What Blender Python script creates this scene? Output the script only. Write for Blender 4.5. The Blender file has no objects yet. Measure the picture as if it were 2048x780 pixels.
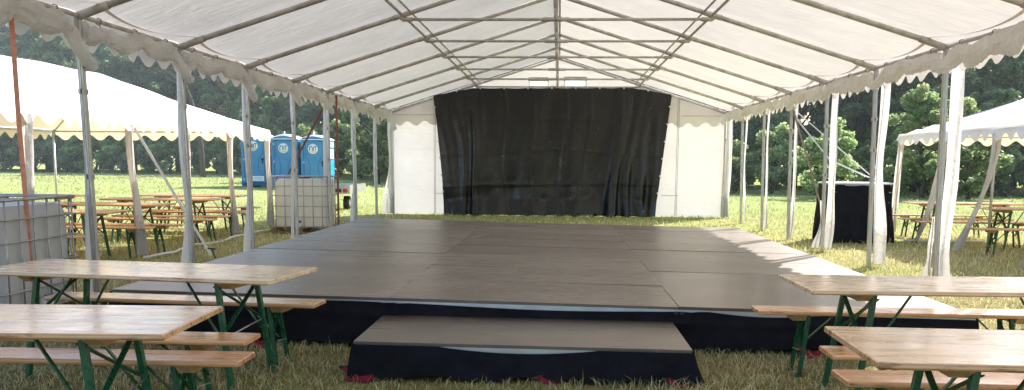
import bpy, math, random
import numpy as np
from mathutils import Vector, Matrix
random.seed(7); RNG=np.random.default_rng(7)
SC=bpy.context.scene
COL=SC.collection
sin,cos,pi=math.sin,math.cos,math.pi
def ss(t):
    t=max(0.,min(1.,t)); return t*t*(3-2*t)
def ground_z(x,y): return .36*ss((y-18)/25)*ss((-x-2)/14)

# ------------------------------------------------------------------ mesh builder
class MB:
    def __init__(s): s.v=[]; s.f=[]; s.smooth=[]
    def add(s,v,f,sm=False):
        b=len(s.v); s.v+= [tuple(p) for p in v]; s.f+=[tuple(i+b for i in q) for q in f]; s.smooth+=[sm]*len(f); return s
    def box(s,c,d,rot=None,bev=0):
        x,y,z=d[0]/2,d[1]/2,d[2]/2
        if bev:
            b=bev; vs=[];fs=[]
            ring=[(-x+b,-y),(x-b,-y),(x,-y+b),(x,y-b),(x-b,y),(-x+b,y),(-x,y-b),(-x,-y+b)]
            ins=[(px*(1-b/x) if True else px,py*(1-b/y)) for px,py in ring]
            for (rr,zz) in ((ins,-z),(ring,-z+b),(ring,z-b),(ins,z)): vs+=[(px,py,zz) for px,py in rr]
            fs=[tuple(range(7,-1,-1)),tuple(range(24,32))]
            for l in range(3):
                for i in range(8):
                    j=(i+1)%8; fs.append((l*8+i,l*8+j,l*8+8+j,l*8+8+i))
        else:
            vs=[(-x,-y,-z),(x,-y,-z),(x,y,-z),(-x,y,-z),(-x,-y,z),(x,-y,z),(x,y,z),(-x,y,z)]
            fs=[(3,2,1,0),(4,5,6,7),(0,1,5,4),(1,2,6,5),(2,3,7,6),(3,0,4,7)]
        R=rot or Matrix.Identity(3); c=Vector(c)
        return s.add([c+R@Vector(p) for p in vs],fs)
    def bar(s,a,b,w,h=None,up=(0,0,1)):
        a,b=Vector(a),Vector(b); d=b-a; L=d.length; d.normalize()
        u=Vector(up)
        if abs(d.dot(u))>.98: u=Vector((0,1,0))
        sx=d.cross(u).normalized(); sz=sx.cross(d)
        R=Matrix((d,sx,sz)).transposed()
        return s.box((a+b)/2,(L,w,h or w),R)
    def tube(s,pts,r,n=8,cap=True,closed=False):
        pts=[Vector(p) for p in pts]; m=len(pts)
        rs=r if isinstance(r,(list,tuple)) else [r]*m
        vs=[];fs=[]; prev=None
        for i,p in enumerate(pts):
            if closed: t=pts[(i+1)%m]-pts[i-1]
            else: t=pts[min(i+1,m-1)]-pts[max(i-1,0)]
            t.normalize()
            if prev is None:
                a=Vector((0,0,1)) if abs(t.z)<.9 else Vector((1,0,0))
                prev=t.cross(a).normalized()
            prev=(prev-t*prev.dot(t)).normalized(); q=t.cross(prev)
            for k in range(n):
                an=2*pi*k/n; vs.append(p+(prev*cos(an)+q*sin(an))*rs[i])
        for i in range(m if closed else m-1):
            for k in range(n):
                j=(i+1)%m
                fs.append((i*n+k,i*n+(k+1)%n,j*n+(k+1)%n,j*n+k))
        if cap and not closed: fs+= [tuple(range(n-1,-1,-1)),tuple(range((m-1)*n,m*n))]
        return s.add(vs,fs,True)
    def grid(s,nu,nv,fn,mask=None):
        vs=[fn(i/nu,j/nv) for j in range(nv+1) for i in range(nu+1)]
        fs=[(j*(nu+1)+i,j*(nu+1)+i+1,(j+1)*(nu+1)+i+1,(j+1)*(nu+1)+i) for j in range(nv) for i in range(nu) if mask is None or mask((i+.5)/nu,(j+.5)/nv)]
        return s.add(vs,fs,True)
    def disc(s,c,r,n=20,nrm=(0,-1,0),t=.004):
        c=Vector(c); nn=Vector(nrm).normalized()
        return s.tube([c,c+nn*t],r,n)
    def build(s,name,mat,parent=None,kind=None):
        me=bpy.data.meshes.new(name); me.from_pydata(s.v,[],s.f); me.update()
        me.polygons.foreach_set('use_smooth',s.smooth)
        me.materials.append(mat)
        o=bpy.data.objects.new(name,me); COL.objects.link(o)
        if parent is not None: o.parent=parent
        if kind: o['kind']=kind
        return o
def tag(o,label,cat,group=None,kind=None):
    o['label']=label; o['category']=cat
    if group: o['group']=group
    if kind: o['kind']=kind
    return o
def thing(name,loc,label,cat,rz=0,group=None):
    o=bpy.data.objects.new(name,None); COL.objects.link(o); o.empty_display_size=.2
    o.location=loc; o.rotation_euler=(0,0,rz)
    return tag(o,label,cat,group)
def local(o): # world -> local builder offset for things kept axis-aligned
    return o.location
def copy_tree(o,parent=None):
    c=o.copy(); COL.objects.link(c)
    if parent is not None: c.parent=parent
    for ch in list(KIDS.get(o.name,[])): pass
    for ch in o.children: copy_tree(ch,c)
    return c
KIDS={}
def dup(o,loc,rz,label,group=None):
    bpy.context.view_layer.update()
    c=copy_tree(o); c.location=loc; c.rotation_euler=(0,0,rz); c['label']=label
    if group: c['group']=group
    return c

# ------------------------------------------------------------------ materials
def newmat(name):
    m=bpy.data.materials.new(name); m.use_nodes=True; nt=m.node_tree; nt.nodes.clear()
    out=nt.nodes.new('ShaderNodeOutputMaterial'); return m,nt,out
class N:
    def __init__(s,nt): s.nt=nt
    def __call__(s,typ,**kw):
        n=s.nt.nodes.new('ShaderNode'+typ)
        for k,v in kw.items():
            if k.startswith('i_'):
                key=k[2:].replace('_',' ')
                tgt=n.inputs[key]
                if hasattr(v,'outputs'): s.nt.links.new(v.outputs[0],tgt)
                elif isinstance(v,bpy.types.NodeSocket): s.nt.links.new(v,tgt)
                else: tgt.default_value=v
            else: setattr(n,k,v)
        return n
    def link(s,a,b): s.nt.links.new(a,b)
    def mix(s,fac,a,b,mode='MIX'):
        n=s.nt.nodes.new('ShaderNodeMix'); n.data_type='RGBA'; n.blend_type=mode
        for i,v in ((0,fac),(6,a),(7,b)):
            if isinstance(v,bpy.types.NodeSocket): s.nt.links.new(v,n.inputs[i])
            elif isinstance(v,(tuple,list)): n.inputs[i].default_value=(*v,1) if len(v)==3 else v
            else: n.inputs[i].default_value=v
        return n.outputs[2]
    def ramp(s,fac,stops):
        n=s.nt.nodes.new('ShaderNodeValToRGB'); s.nt.links.new(fac,n.inputs[0])
        e=n.color_ramp.elements
        while len(e)<len(stops): e.new(.5)
        for q,(p,c) in zip(e,stops):
            q.position=p; q.color=(*c,1) if isinstance(c,tuple) else (c,c,c,1)
        return n.outputs[0]
    def noise(s,vec,scale,detail=4,rough=.55,dist=0):
        n=s('TexNoise',i_Scale=scale,i_Detail=detail,i_Roughness=rough,i_Distortion=dist)
        if vec is not None: s.nt.links.new(vec,n.inputs['Vector'])
        return n.outputs['Fac']
    def coord(s,kind='Object',scale=(1,1,1)):
        t=s('TexCoord'); m=s('Mapping'); s.nt.links.new(t.outputs[kind],m.inputs[0]); m.inputs['Scale'].default_value=scale
        return m.outputs[0]
    def bump(s,h,strength=.2,dist=.02):
        b=s('Bump'); b.inputs['Strength'].default_value=strength; b.inputs['Distance'].default_value=dist
        s.nt.links.new(h,b.inputs['Height']); return b.outputs[0]
def pmat(name,col,rough=.5,metal=0,var=.15,scale=6,bump=0,spec=.5,stretch=(1,1,1),coat=0):
    m,nt,out=newmat(name); n=N(nt)
    p=n('BsdfPrincipled'); v=n.coord('Object',stretch)
    f=n.noise(v,scale,5)
    dark=tuple(c*(1-var) for c in col); lite=tuple(min(1,c*(1+var)) for c in col)
    c=n.mix(n.ramp(f,[(.3,0.),(.7,1.)]),dark,lite)
    n.link(c,p.inputs['Base Color'])
    r=n.ramp(n.noise(v,scale*2.3,3),[(.3,max(.03,rough-.1)),(.7,min(1,rough+.1))])
    n.link(r,p.inputs['Roughness']); p.inputs['Metallic'].default_value=metal
    p.inputs['Specular IOR Level'].default_value=spec
    if coat: p.inputs['Coat Weight'].default_value=coat; p.inputs['Coat Roughness'].default_value=.15
    if bump: n.link(n.bump(f,bump,.01),p.inputs['Normal'])
    nt.links.new(p.outputs[0],out.inputs[0]); return m
def canvas(name,col,trans_col,trans=.5,dirt=.12,wr=.25,scale=1.0,stretch=(1,1,1)):
    m,nt,out=newmat(name); n=N(nt); v=n.coord('Object',stretch)
    d=n.noise(v,1.1*scale,6,.65); d2=n.noise(v,7*scale,4)
    dm=n.mix(n.ramp(d,[(.35,0.),(.75,1.)]),tuple(c*(1-dirt) for c in col),col)
    tm=n.mix(n.ramp(d,[(.35,0.),(.75,1.)]),tuple(c*(1-dirt) for c in trans_col),trans_col)
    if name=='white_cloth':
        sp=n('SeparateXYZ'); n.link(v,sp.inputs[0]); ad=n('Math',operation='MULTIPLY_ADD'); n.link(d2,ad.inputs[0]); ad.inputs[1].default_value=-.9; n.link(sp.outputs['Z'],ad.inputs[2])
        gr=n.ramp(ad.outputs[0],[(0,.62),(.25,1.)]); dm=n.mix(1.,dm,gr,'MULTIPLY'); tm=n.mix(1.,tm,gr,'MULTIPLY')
    w=n.noise(n.coord('Object',(1.5,6,3)),1.3*scale,4,.6,.6)
    nb=n.bump(w,wr,.05)
    a=n('BsdfDiffuse',i_Color=dm,i_Normal=nb); b=n('BsdfTranslucent',i_Color=tm,i_Normal=nb)
    g=n('BsdfGlossy',i_Roughness=.55,i_Normal=nb); g.inputs['Color'].default_value=(.8,.8,.8,1)
    mx=n('MixShader'); mx.inputs[0].default_value=trans; n.link(a.outputs[0],mx.inputs[1]); n.link(b.outputs[0],mx.inputs[2])
    m2=n('MixShader'); m2.inputs[0].default_value=.03; n.link(mx.outputs[0],m2.inputs[1]); n.link(g.outputs[0],m2.inputs[2])
    nt.links.new(m2.outputs[0],out.inputs[0]); return m
M={}
M['roof']=canvas('marquee_canvas',(.82,.77,.715),(.91,.845,.77),.262,.14,.55)
M['wall']=canvas('wall_canvas',(.84,.81,.805),(.90,.86,.86),.205,.07,.7)
M['cloth']=canvas('white_cloth',(.80,.775,.74),(.88,.83,.77),.36,.10,.6,2.5)
M['roll']=canvas('rolled_canvas',(.92,.905,.90),(.96,.94,.93),.52,.10,.7,2.)
M['clothshade_lifted']=canvas('white_cloth_brightened',(.95,.935,.92),(.97,.95,.93),.5,.06,.5,2.5)  # brighter copy of the cloth: ambient light put into colour for shaded left posts
M['hem']=canvas('canvas_hem',(.72,.64,.55),(.82,.71,.59),.36,.12,.3)
M['tent']=canvas('tent_canvas',(.95,.95,.95),(.95,.76,.52),.26,.03,.2)
M['alu']=pmat('aluminium',(.55,.53,.50),.45,.6,.2,9,stretch=(3,3,.6))
M['frame']=pmat('tent_frame_steel',(.54,.515,.49),.5,.2,.25,7)
M['railalu']=pmat('stage_rail',(.50,.53,.545),.4,.5,.12,5)
M['green']=pmat('green_paint',(.008,.085,.035),.32,0,.35,14,spec=.5)
M['rod']=pmat('zinc_rod',(.35,.36,.36),.4,.8,.2,9)
M['galv']=pmat('galvanised_steel',(.42,.42,.41),.45,.7,.2,12)
M['red']=pmat('red_paint',(.22,.008,.03),.5,0,.3,12)
M['black']=pmat('black_molton',(.006,.0065,.011),.85,0,.3,5,.3,spec=.2)
M['tarp']=pmat('black_tarp',(.0038,.0038,.0044),.34,0,.3,2.2,.15,spec=.48)
M['navy']=pmat('black_cloth',(.006,.007,.013),.8,0,.3,4,.25,spec=.3)
M['pallet']=pmat('pallet_wood',(.24,.17,.1),.8,0,.3,8,.2)
M['blue']=pmat('blue_plastic',(.045,.225,.44),.38,0,.08,2)
M['bluedark']=pmat('blue_plastic_seam',(.006,.085,.24),.45,0,.1,3)
M['bluesunlit']=pmat('blue_sunlit_side',(.02,.33,.58),.4,0,.08,2)  # sunlit tone of the toilets' right side put into the blue
M['whitep']=pmat('white_plastic',(.82,.83,.83),.4,0,.05,4)
M['ink']=pmat('black_ink',(.015,.016,.02),.5,0,.1,4)
M['inkblue']=pmat('blue_ink',(.02,.1,.3),.5,0,.1,4)
M['dark']=pmat('dark_plastic',(.02,.02,.022),.5,0,.2,6)
M['orange']=pmat('orange_webbing',(.66,.27,.18),.75,0,.2,20)
M['brown']=pmat('brown_webbing',(.30,.12,.09),.75,0,.25,20)
M['whiteweb']=pmat('white_webbing',(.75,.72,.68),.8,0,.12,20)
M['tanweb']=pmat('tan_webbing',(.33,.24,.17),.8,0,.2,20)
M['grom']=pmat('grommet',(.75,.75,.73),.35,.3,.05,6)
M['lamp']=pmat('red_lens',(.5,.02,.02),.25,0,.1,6)
M['tire']=pmat('rubber',(.018,.018,.018),.8,0,.2,9)
M['bark']=pmat('bark',(.085,.07,.055),.9,0,.4,5,.5,stretch=(3,3,.5))
def tankmat(name,col,t):
    m,nt,out=newmat(name); n=N(nt); p=n('BsdfPrincipled'); v=n.coord('Object')
    c=n.mix(n.ramp(n.noise(v,2.2,5),[(.3,0.),(.7,1.)]),tuple(c*.92 for c in col),col)
    n.link(c,p.inputs['Base Color']); p.inputs['Roughness'].default_value=.42
    b=n('BsdfTranslucent',i_Color=c); mx=n('MixShader'); mx.inputs[0].default_value=t
    n.link(p.outputs[0],mx.inputs[1]); n.link(b.outputs[0],mx.inputs[2]); nt.links.new(mx.outputs[0],out.inputs[0]); return m
M['tank']=tankmat('tank_plastic',(.97,.94,.86),.6)
M['tankgrey']=tankmat('tank_plastic_grey',(.62,.62,.63),.2)
def woodmat(name,base,dark,lite):
    m,nt,out=newmat(name); n=N(nt); p=n('BsdfPrincipled')
    oi=n('ObjectInfo')
    t=n('TexCoord'); mp=n('Mapping'); n.link(t.outputs['Object'],mp.inputs[0]); mp.inputs['Scale'].default_value=(.8,8,8)
    ofs=n('VectorMath',operation='SCALE'); ofs.inputs[0].default_value=(13,7,5); n.link(oi.outputs['Random'],ofs.inputs['Scale'])
    n.link(ofs.outputs[0],mp.inputs['Location'])
    g=n.noise(mp.outputs[0],2.2,7,.62,.5)
    c=n.mix(n.ramp(g,[(.28,0.),(.72,1.)]),base,lite)
    # planks: three boards across the width
    sx=n('SeparateXYZ'); n.link(t.outputs['Object'],sx.inputs[0])
    pl=n('Math',operation='MULTIPLY',i_Value=0); n.link(sx.outputs['Y'],pl.inputs[0]); pl.inputs[1].default_value=7.7
    fl=n('Math',operation='FLOOR'); n.link(pl.outputs[0],fl.inputs[0])
    wn=n('TexWhiteNoise',noise_dimensions='1D'); n.link(fl.outputs[0],wn.inputs['W'])
    c=n.mix(n.ramp(wn.outputs['Value'],[(0,.0),(1,.35)]),c,dark)
    fr=n('Math',operation='FRACT'); n.link(pl.outputs[0],fr.inputs[0])
    ln=n.ramp(fr.outputs[0],[(0,1.),(.06,.0)])
    c=n.mix(n.mix(.55,(0,0,0),ln),c,tuple(q*.35 for q in dark))
    # dark grain streaks and knots
    m3=n('Mapping'); n.link(t.outputs['Object'],m3.inputs[0]); m3.inputs['Scale'].default_value=(1.7,10,10); n.link(ofs.outputs[0],m3.inputs['Location'])
    st=n.noise(m3.outputs[0],1.7,5,.7,.3)
    c=n.mix(n.ramp(st,[(.55,0.),(.66,.85)]),c,tuple(q*.45 for q in dark))
    vo=n('TexVoronoi'); m2=n('Mapping'); n.link(t.outputs['Object'],m2.inputs[0]); m2.inputs['Scale'].default_value=(2.2,5.2,5.2); n.link(ofs.outputs[0],m2.inputs['Location'])
    n.link(m2.outputs[0],vo.inputs['Vector']); vo.inputs['Scale'].default_value=1.
    c=n.mix(n.ramp(vo.outputs['Distance'],[(.06,.9),(.15,0.)]),c,tuple(q*.3 for q in dark))
    sv=n('Mapping'); n.link(t.outputs['Object'],sv.inputs[0]); n.link(ofs.outputs[0],sv.inputs['Location'])
    c=n.mix(n.ramp(n.noise(sv.outputs[0],3.1,6,.65),[(.5,0.),(.75,.25)]),c,tuple(q*.62 for q in base))
    n.link(c,p.inputs['Base Color'])
    r=n.ramp(n.noise(mp.outputs[0],3,4),[(.3,.13),(.7,.34)]); n.link(r,p.inputs['Roughness'])
    p.inputs['Coat Weight'].default_value=.55; n.link(n.ramp(n.noise(t.outputs['Object'],5,4),[(.35,.08),(.7,.32)]),p.inputs['Coat Roughness'])
    n.link(n.bump(g,.12,.004),p.inputs['Normal'])
    nt.links.new(p.outputs[0],out.inputs[0]); return m
M['wood']=woodmat('varnished_pine',(.76,.39,.175),(.36,.14,.05),(.86,.54,.29))
M['woodpale']=woodmat('weathered_pine',(.80,.52,.30),(.42,.23,.11),(.90,.68,.45))
M['wood2']=woodmat('varnished_pine_seat',(.72,.34,.14),(.36,.13,.045),(.82,.46,.23))
M['batten']=pmat('pine_batten',(.50,.31,.15),.55,0,.2,6,stretch=(6,1,6))
def deckmat(name,base):
    m,nt,out=newmat(name); n=N(nt); p=n('BsdfPrincipled'); oi=n('ObjectInfo')
    v=n.coord('Object',(.5,2.6,1)); g=n.noise(v,2.2,7,.65,.2); v2=n.coord('Object',(1,1,1)); w=n.noise(v2,1.2,5,.6)
    c=n.mix(n.ramp(g,[(.25,0.),(.75,1.)]),tuple(q*.8 for q in base),tuple(q*1.18 for q in base))
    c=n.mix(n.ramp(oi.outputs['Random'],[(0,0.),(1,.75)]),c,tuple(q*.45 for q in base))
    c=n.mix(n.ramp(w,[(.46,0.),(.70,.6)]),c,(.13,.10,.078))
    sc=n.noise(n.coord('Object',(1.6,22,1)),3.1,3,.5); c=n.mix(n.ramp(sc,[(.64,0.),(.72,.55)]),c,(.22,.19,.16))
    sp=n.noise(n.coord('Object'),60,2); c=n.mix(n.ramp(sp,[(.72,0.),(.76,.3)]),c,(.4,.37,.33))
    n.link(c,p.inputs['Base Color'])
    p.inputs['Roughness'].default_value=.47; p.inputs['Specular IOR Level'].default_value=.9; p.inputs['IOR'].default_value=1.72; p.inputs['Specular Tint'].default_value=(1,.90,.82,1); p.inputs['Coat Tint'].default_value=(1,.93,.86,1)
    p.inputs['Coat Weight'].default_value=.45; n.link(n.mix(.45,n.ramp(g,[(.25,.16),(.8,.36)]),n.ramp(oi.outputs['Random'],[(0,.12),(1,.42)])),p.inputs['Coat Roughness'])
    n.link(n.bump(n.noise(n.coord('Object'),180,2),.05,.002),p.inputs['Normal'])
    nt.links.new(p.outputs[0],out.inputs[0]); return m
M['deck']=deckmat('phenolic_plywood',(.040,.026,.0185))
M['deckedge']=pmat('plywood_edge',(.05,.035,.028),.6)
def grassmat():
    m,nt,out=newmat('grass_blades'); n=N(nt)
    a=n('Attribute',attribute_name='tint'); d=n('BsdfDiffuse'); t=n('BsdfTranslucent')
    n.link(a.outputs['Color'],d.inputs['Color']); n.link(a.outputs['Color'],t.inputs['Color'])
    mx=n('MixShader'); mx.inputs[0].default_value=.35; n.link(d.outputs[0],mx.inputs[1]); n.link(t.outputs[0],mx.inputs[2])
    g=n('BsdfGlossy'); g.inputs['Roughness'].default_value=.45; m2=n('MixShader'); m2.inputs[0].default_value=.05
    n.link(mx.outputs[0],m2.inputs[1]); n.link(g.outputs[0],m2.inputs[2])
    nt.links.new(m2.outputs[0],out.inputs[0]); return m
M['grass']=grassmat()
def leafmat(name):
    m,nt,out=newmat(name); n=N(nt)
    a=n('Attribute',attribute_name='tint'); oi=n('ObjectInfo')
    hs=n('HueSaturation'); n.link(a.outputs['Color'],hs.inputs['Color'])
    n.link(n.ramp(oi.outputs['Random'],[(0,.75),(1,1.2)]),hs.inputs['Value'])
    d=n('BsdfPrincipled'); d.inputs['Roughness'].default_value=.5; d.inputs['Specular IOR Level'].default_value=.35
    t=n('BsdfTranslucent')
    n.link(hs.outputs[0],d.inputs['Base Color']); n.link(hs.outputs[0],t.inputs['Color'])
    mx=n('MixShader'); mx.inputs[0].default_value=.58; n.link(d.outputs[0],mx.inputs[1]); n.link(t.outputs[0],mx.inputs[2])
    nt.links.new(mx.outputs[0],out.inputs[0]); return m
M['leaf']=leafmat('leaves')
def groundmat():
    m,nt,out=newmat('meadow'); n=N(nt); p=n('BsdfDiffuse')
    g=n('NewGeometry'); sx=n('SeparateXYZ'); n.link(g.outputs['Position'],sx.inputs[0])
    v=g.outputs['Position']
    straw=n.mix(n.ramp(n.noise(v,7,8,.75),[(.3,0.),(.7,1.)]),(.29,.235,.105),(.48,.41,.205))
    green=n.mix(n.ramp(n.noise(v,3.2,8,.75),[(.33,0.),(.66,1.)]),(.23,.285,.085),(.44,.475,.205))
    far=n.ramp(n('MapRange',i_Value=sx.outputs['Y'],**{'i_From_Min':11.,'i_From_Max':30.}).outputs[0],[(0,.0),(1,.82)])
    patch=n.ramp(n.noise(v,.55,5,.6),[(.35,0.),(.68,1.)])
    straw=n.mix(n.ramp(n.noise(v,1.7,6,.7),[(.56,0.),(.70,.75)]),straw,(.20,.145,.085))
    f=n('Math',operation='ADD',use_clamp=True); n.link(far,f.inputs[0])
    q=n('Math',operation='MULTIPLY'); n.link(patch,q.inputs[0]); q.inputs[1].default_value=.45; n.link(q.outputs[0],f.inputs[1])
    c=n.mix(f.outputs[0],straw,green)
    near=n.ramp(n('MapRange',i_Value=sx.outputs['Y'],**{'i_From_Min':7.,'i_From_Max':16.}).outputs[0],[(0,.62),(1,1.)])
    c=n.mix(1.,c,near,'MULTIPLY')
    n.link(c,p.inputs['Color']); n.link(n.bump(n.noise(v,22,5,.7),.7,.05),p.inputs['Normal'])
    nt.links.new(p.outputs[0],out.inputs[0]); return m
M['ground']=groundmat()

# ------------------------------------------------------------------ world, sun, camera
SUN_AZ=math.radians(52.5); SUN_EL=math.radians(34)   # azimuth from +X towards +Y
w=bpy.data.worlds.new("World"); SC.world=w; w.use_nodes=True
nt=w.node_tree; bg=nt.nodes.get('Background') or nt.nodes.new('ShaderNodeBackground')
sky=nt.nodes.new('ShaderNodeTexSky'); sky.sky_type='NISHITA'; sky.sun_disc=False
sky.sun_elevation=SUN_EL; sky.sun_rotation=pi/2-SUN_AZ; sky.air_density=1.; sky.dust_density=1.5
nt.links.new(sky.outputs[0],bg.inputs[0]); bg.inputs[1].default_value=.15
sun=bpy.data.lights.new('sun','SUN'); sun.energy=5.; sun.angle=math.radians(.55); sun.color=(1,.97,.93)
so=bpy.data.objects.new('sun',sun); COL.objects.link(so)
dirv=Vector((cos(SUN_EL)*cos(SUN_AZ),cos(SUN_EL)*sin(SUN_AZ),sin(SUN_EL)))
so.rotation_euler=dirv.to_track_quat('Z','Y').to_euler(); so.location=(20,30,30)
cam=bpy.data.cameras.new('camera'); co=bpy.data.objects.new('camera',cam); COL.objects.link(co); SC.camera=co
yaw,pit,rol=-.05252,.13144,.00777
r=Vector((cos(yaw),-sin(yaw),0)); fw=Vector((sin(yaw),cos(yaw),0)); up=Vector((0,0,1))
F=cos(pit)*fw-sin(pit)*up; U=sin(pit)*fw+cos(pit)*up
R2=cos(rol)*r+sin(rol)*U; U2=-sin(rol)*r+cos(rol)*U
mw=Matrix((R2,U2,-F)).transposed().to_4x4(); mw.translation=Vector((.0805,0,1.531)); co.matrix_world=mw
cam.sensor_fit='HORIZONTAL'; cam.sensor_width=36; cam.lens=1749.95/2048*36; cam.shift_y=(555.54-390)/2048
cam.clip_start=.05; cam.clip_end=1500
SC.view_settings.view_transform='Standard'; SC.view_settings.look='None'; SC.view_settings.exposure=0
SC.render.engine='CYCLES'; cy=SC.cycles; cy.use_denoising=True; cy.max_bounces=10; cy.diffuse_bounces=6; cy.glossy_bounces=4; cy.transmission_bounces=6; cy.transparent_max_bounces=8
cy.film_exposure=2.35; cy.caustics_reflective=False; cy.caustics_refractive=False; cy.sample_clamp_indirect=3

# ------------------------------------------------------------------ ground
def ax(lo,hi,fine,coarse):
    a=list(np.arange(-70,96,2.)) ; return [lo,lo/2,-120]+a+[140,hi/2,hi]
xs=[-500,-250,-120]+list(np.arange(-80,81,2.))+[120,250,500]; ys=[-300,-100,-30]+list(np.arange(-10,111,2.))+[160,300,700]
b=MB(); nx=len(xs)
b.add([(x,y,ground_z(x,y)-.0) for y in ys for x in xs],[(j*nx+i,j*nx+i+1,(j+1)*nx+i+1,(j+1)*nx+i) for j in range(len(ys)-1) for i in range(nx-1)],True)
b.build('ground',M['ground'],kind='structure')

# ------------------------------------------------------------------ marquee
HW=4.72; BAY=2.36; Y0=8.716; EZ=2.974; RZ=4.456; TZ=3.642; TX=2.31
FR=[Y0+k*BAY for k in range(-3,8)]; YB=FR[-1]
mq=thing('marquee',(0,0,0),'large open cream canvas marquee with grey pole frame over the stage and nearest tables','marquee')
def rz(x): return EZ+(RZ-EZ)*(1-abs(x)/HW)
def roof_pt(sx):
    def fn(u,v):
        x=u*(HW+.07); y=FR[0]-.05+v*(YB+.1-FR[0]); t=((y-FR[0])/BAY)%1.
        sag=.075*(sin(pi*t)**1.0)*(.35+.65*sin(pi*min(1,u*1.0)*.9))
        wr=.008*sin(19*y+7*u)*sin(9*u+3*y)
        return (sx*x,y,rz(x)+.052-sag*.8+wr)
    return fn
b=MB()
b.grid(22,10*8,roof_pt(1)); b.grid(22,10*8,roof_pt(-1)); b.build('roof',M['roof'],mq)
def sc_bottom(y,per=.405): # scalloped hem
    return .5-.5*cos(2*pi*y/per)
for sx in (-1,1):
    b=MB()
    n=10*6*8
    def fn(u,v,sx=sx):
        y=FR[0]+u*(YB-FR[0]); top=EZ+.045; bot=2.625+(.115+.025*sin(2.9*y+sx))*(.5+.5*cos(2*pi*y/.405+.5*sin(1.7*y)))**1.25+.012*sin(4.1*y)
        z=top+(bot-top)*v
        return (sx*(HW+.075+.012*sin(5.1*y)*v+.01*sin(13*y+1)*v),y,z)
    b.grid(n,4,fn); b.build('valance',M['roof'],mq)
    b=MB(); b.tube([(sx*(HW-.0),FR[0],EZ-.03),(sx*HW,YB,EZ-.03)],.024,8); b.build('eave_rail',M['frame'],mq)
    b=MB(); b.tube([(sx*TX,FR[0],rz(TX)-.02),(sx*TX,YB,rz(TX)-.02)],.022,8); b.build('purlin',M['frame'],mq)
    b=MB(); b.tube([(sx*(TX-.14),FR[0],rz(TX)+.012),(sx*(TX-.14),YB,rz(TX)+.012)],.016,8); b.build('purlin',M['frame'],mq)
b=MB(); b.tube([(-.05,FR[0],RZ-.04),(-.05,YB,RZ-.04)],.02,8); b.tube([(.05,FR[0],RZ-.04),(.05,YB,RZ-.04)],.02,8); b.build('ridge_pole',M['frame'],mq)
def sag_cloth(x0,x1,y,ztop,zbot,seed,flare=0.,w0=None):
    rr=random.Random(seed); ph=rr.random()*6; sgn=1 if x1>x0 else -1
    def fn(u,v):
        z=ztop+(zbot-ztop)*v
        wd=(x1-x0)*(1+.28*sin(5.5*v+ph)*v+.22*sin(11*v+2*ph)*v+flare*ss((v-.6)/.4)*1.2)
        x=x0+wd*u+sgn*.035*sin(4.2*v+ph)*v
        yy=y+.022*sin(7*u+ph+3*v)+.008*sin(19*u+9*v+ph)
        return (x,yy,z)
    b=MB(); b.grid(8,30,fn); return b
for k,y in enumerate(FR):
    kk=k-3
    for sx in (-1,1):
        lean={0:.015,1:.03}.get(kk,0)*-1 if sx<0 else -.10
        xt=sx*HW; xb=sx*(HW-lean*sx) if sx<0 else HW+.06
        if sx<0: xb=-HW+(.06 if kk in(0,1) else .02)
        b=MB(); b.bar((xb,y,0),(xt,y,EZ-.05),.052,.062,up=(0,1,0)); b.bar((xb+.03*0,y-.034,0),(xt,y-.034,EZ-.05),.014,.01,up=(0,1,0))
        b.build('post',M['alu'],mq)
        for z in (1.35+.2*((k*7)%3),2.2):
            b=MB(); xx=xb+(xt-xb)*z/EZ; b.box((xx,y,z),(.066,.078,.05)); b.build('tie_band',M['cloth'],mq)
        if sx<0:
            sag_cloth(xb-.02,xb-.02-(.05+.02*((k*5)%3)),y-.02,EZ-.15,.06,k*3+1,.3).build('gathered_wall',M['clothshade_lifted'],mq)
        else:
            wd={1:.155,2:.13,3:.12,4:.06,5:.05,6:.05}.get(kk,.13)
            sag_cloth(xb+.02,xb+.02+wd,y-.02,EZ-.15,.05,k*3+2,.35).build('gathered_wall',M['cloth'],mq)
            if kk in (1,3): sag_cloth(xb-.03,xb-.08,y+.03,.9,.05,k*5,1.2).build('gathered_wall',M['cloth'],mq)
        b=MB(); b.tube([(sx*HW,y,EZ-.03),(sx*HW*.5,y,rz(HW*.5)-.03),(0,y,RZ-.03)],.034,10)
        b.tube([(sx*(HW-.02),y,EZ-.035),(sx*(HW-.32),y,rz(HW-.32)-.03)],.042,10); b.tube([(sx*(TX-.13),y,rz(TX-.13)-.03),(sx*(TX+.13),y,rz(TX+.13)-.03)],.040,10)
        b.build('rafter',M['frame'],mq)
    b=MB(); b.tube([(-TX,y,TZ),(TX,y,TZ)],.022,8)
    for sx in(-1,1): b.tube([(sx*TX,y,TZ-.01),(sx*TX,y,rz(TX)-.02)],.03,8); b.tube([(sx*TX,y,TZ),(sx*(TX-.16),y,TZ)],.032,8)
    b.tube([(-.2,y,TZ),(.2,y,TZ)],.032,8); b.build('tie_bar',M['frame'],mq)
    b=MB(); b.tube([(0,y,TZ),(0,y,RZ-.03)],.026,8); b.tube([(0,y,TZ-.02),(0,y,TZ+.16)],.034,8); b.build('king_post',M['frame'],mq)
for sx in(-1,1):
    b=MB(); n_=16
    for k in range(10):
        def fh(u,v,k=k):
            d=.05+.13*(2*abs(u-.5))**2.2+.07*v; x=HW-d; y=FR[k]+u*BAY
            sag=.075*sin(pi*u)*(.35+.65*sin(pi*min(1,x/(HW+.07))*.9))
            return (sx*x,y,rz(x)+.052-sag*.8-.018-.03*v)
        b.grid(n_,2,fh)
    b.build('hem',M['hem'],mq)
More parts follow.
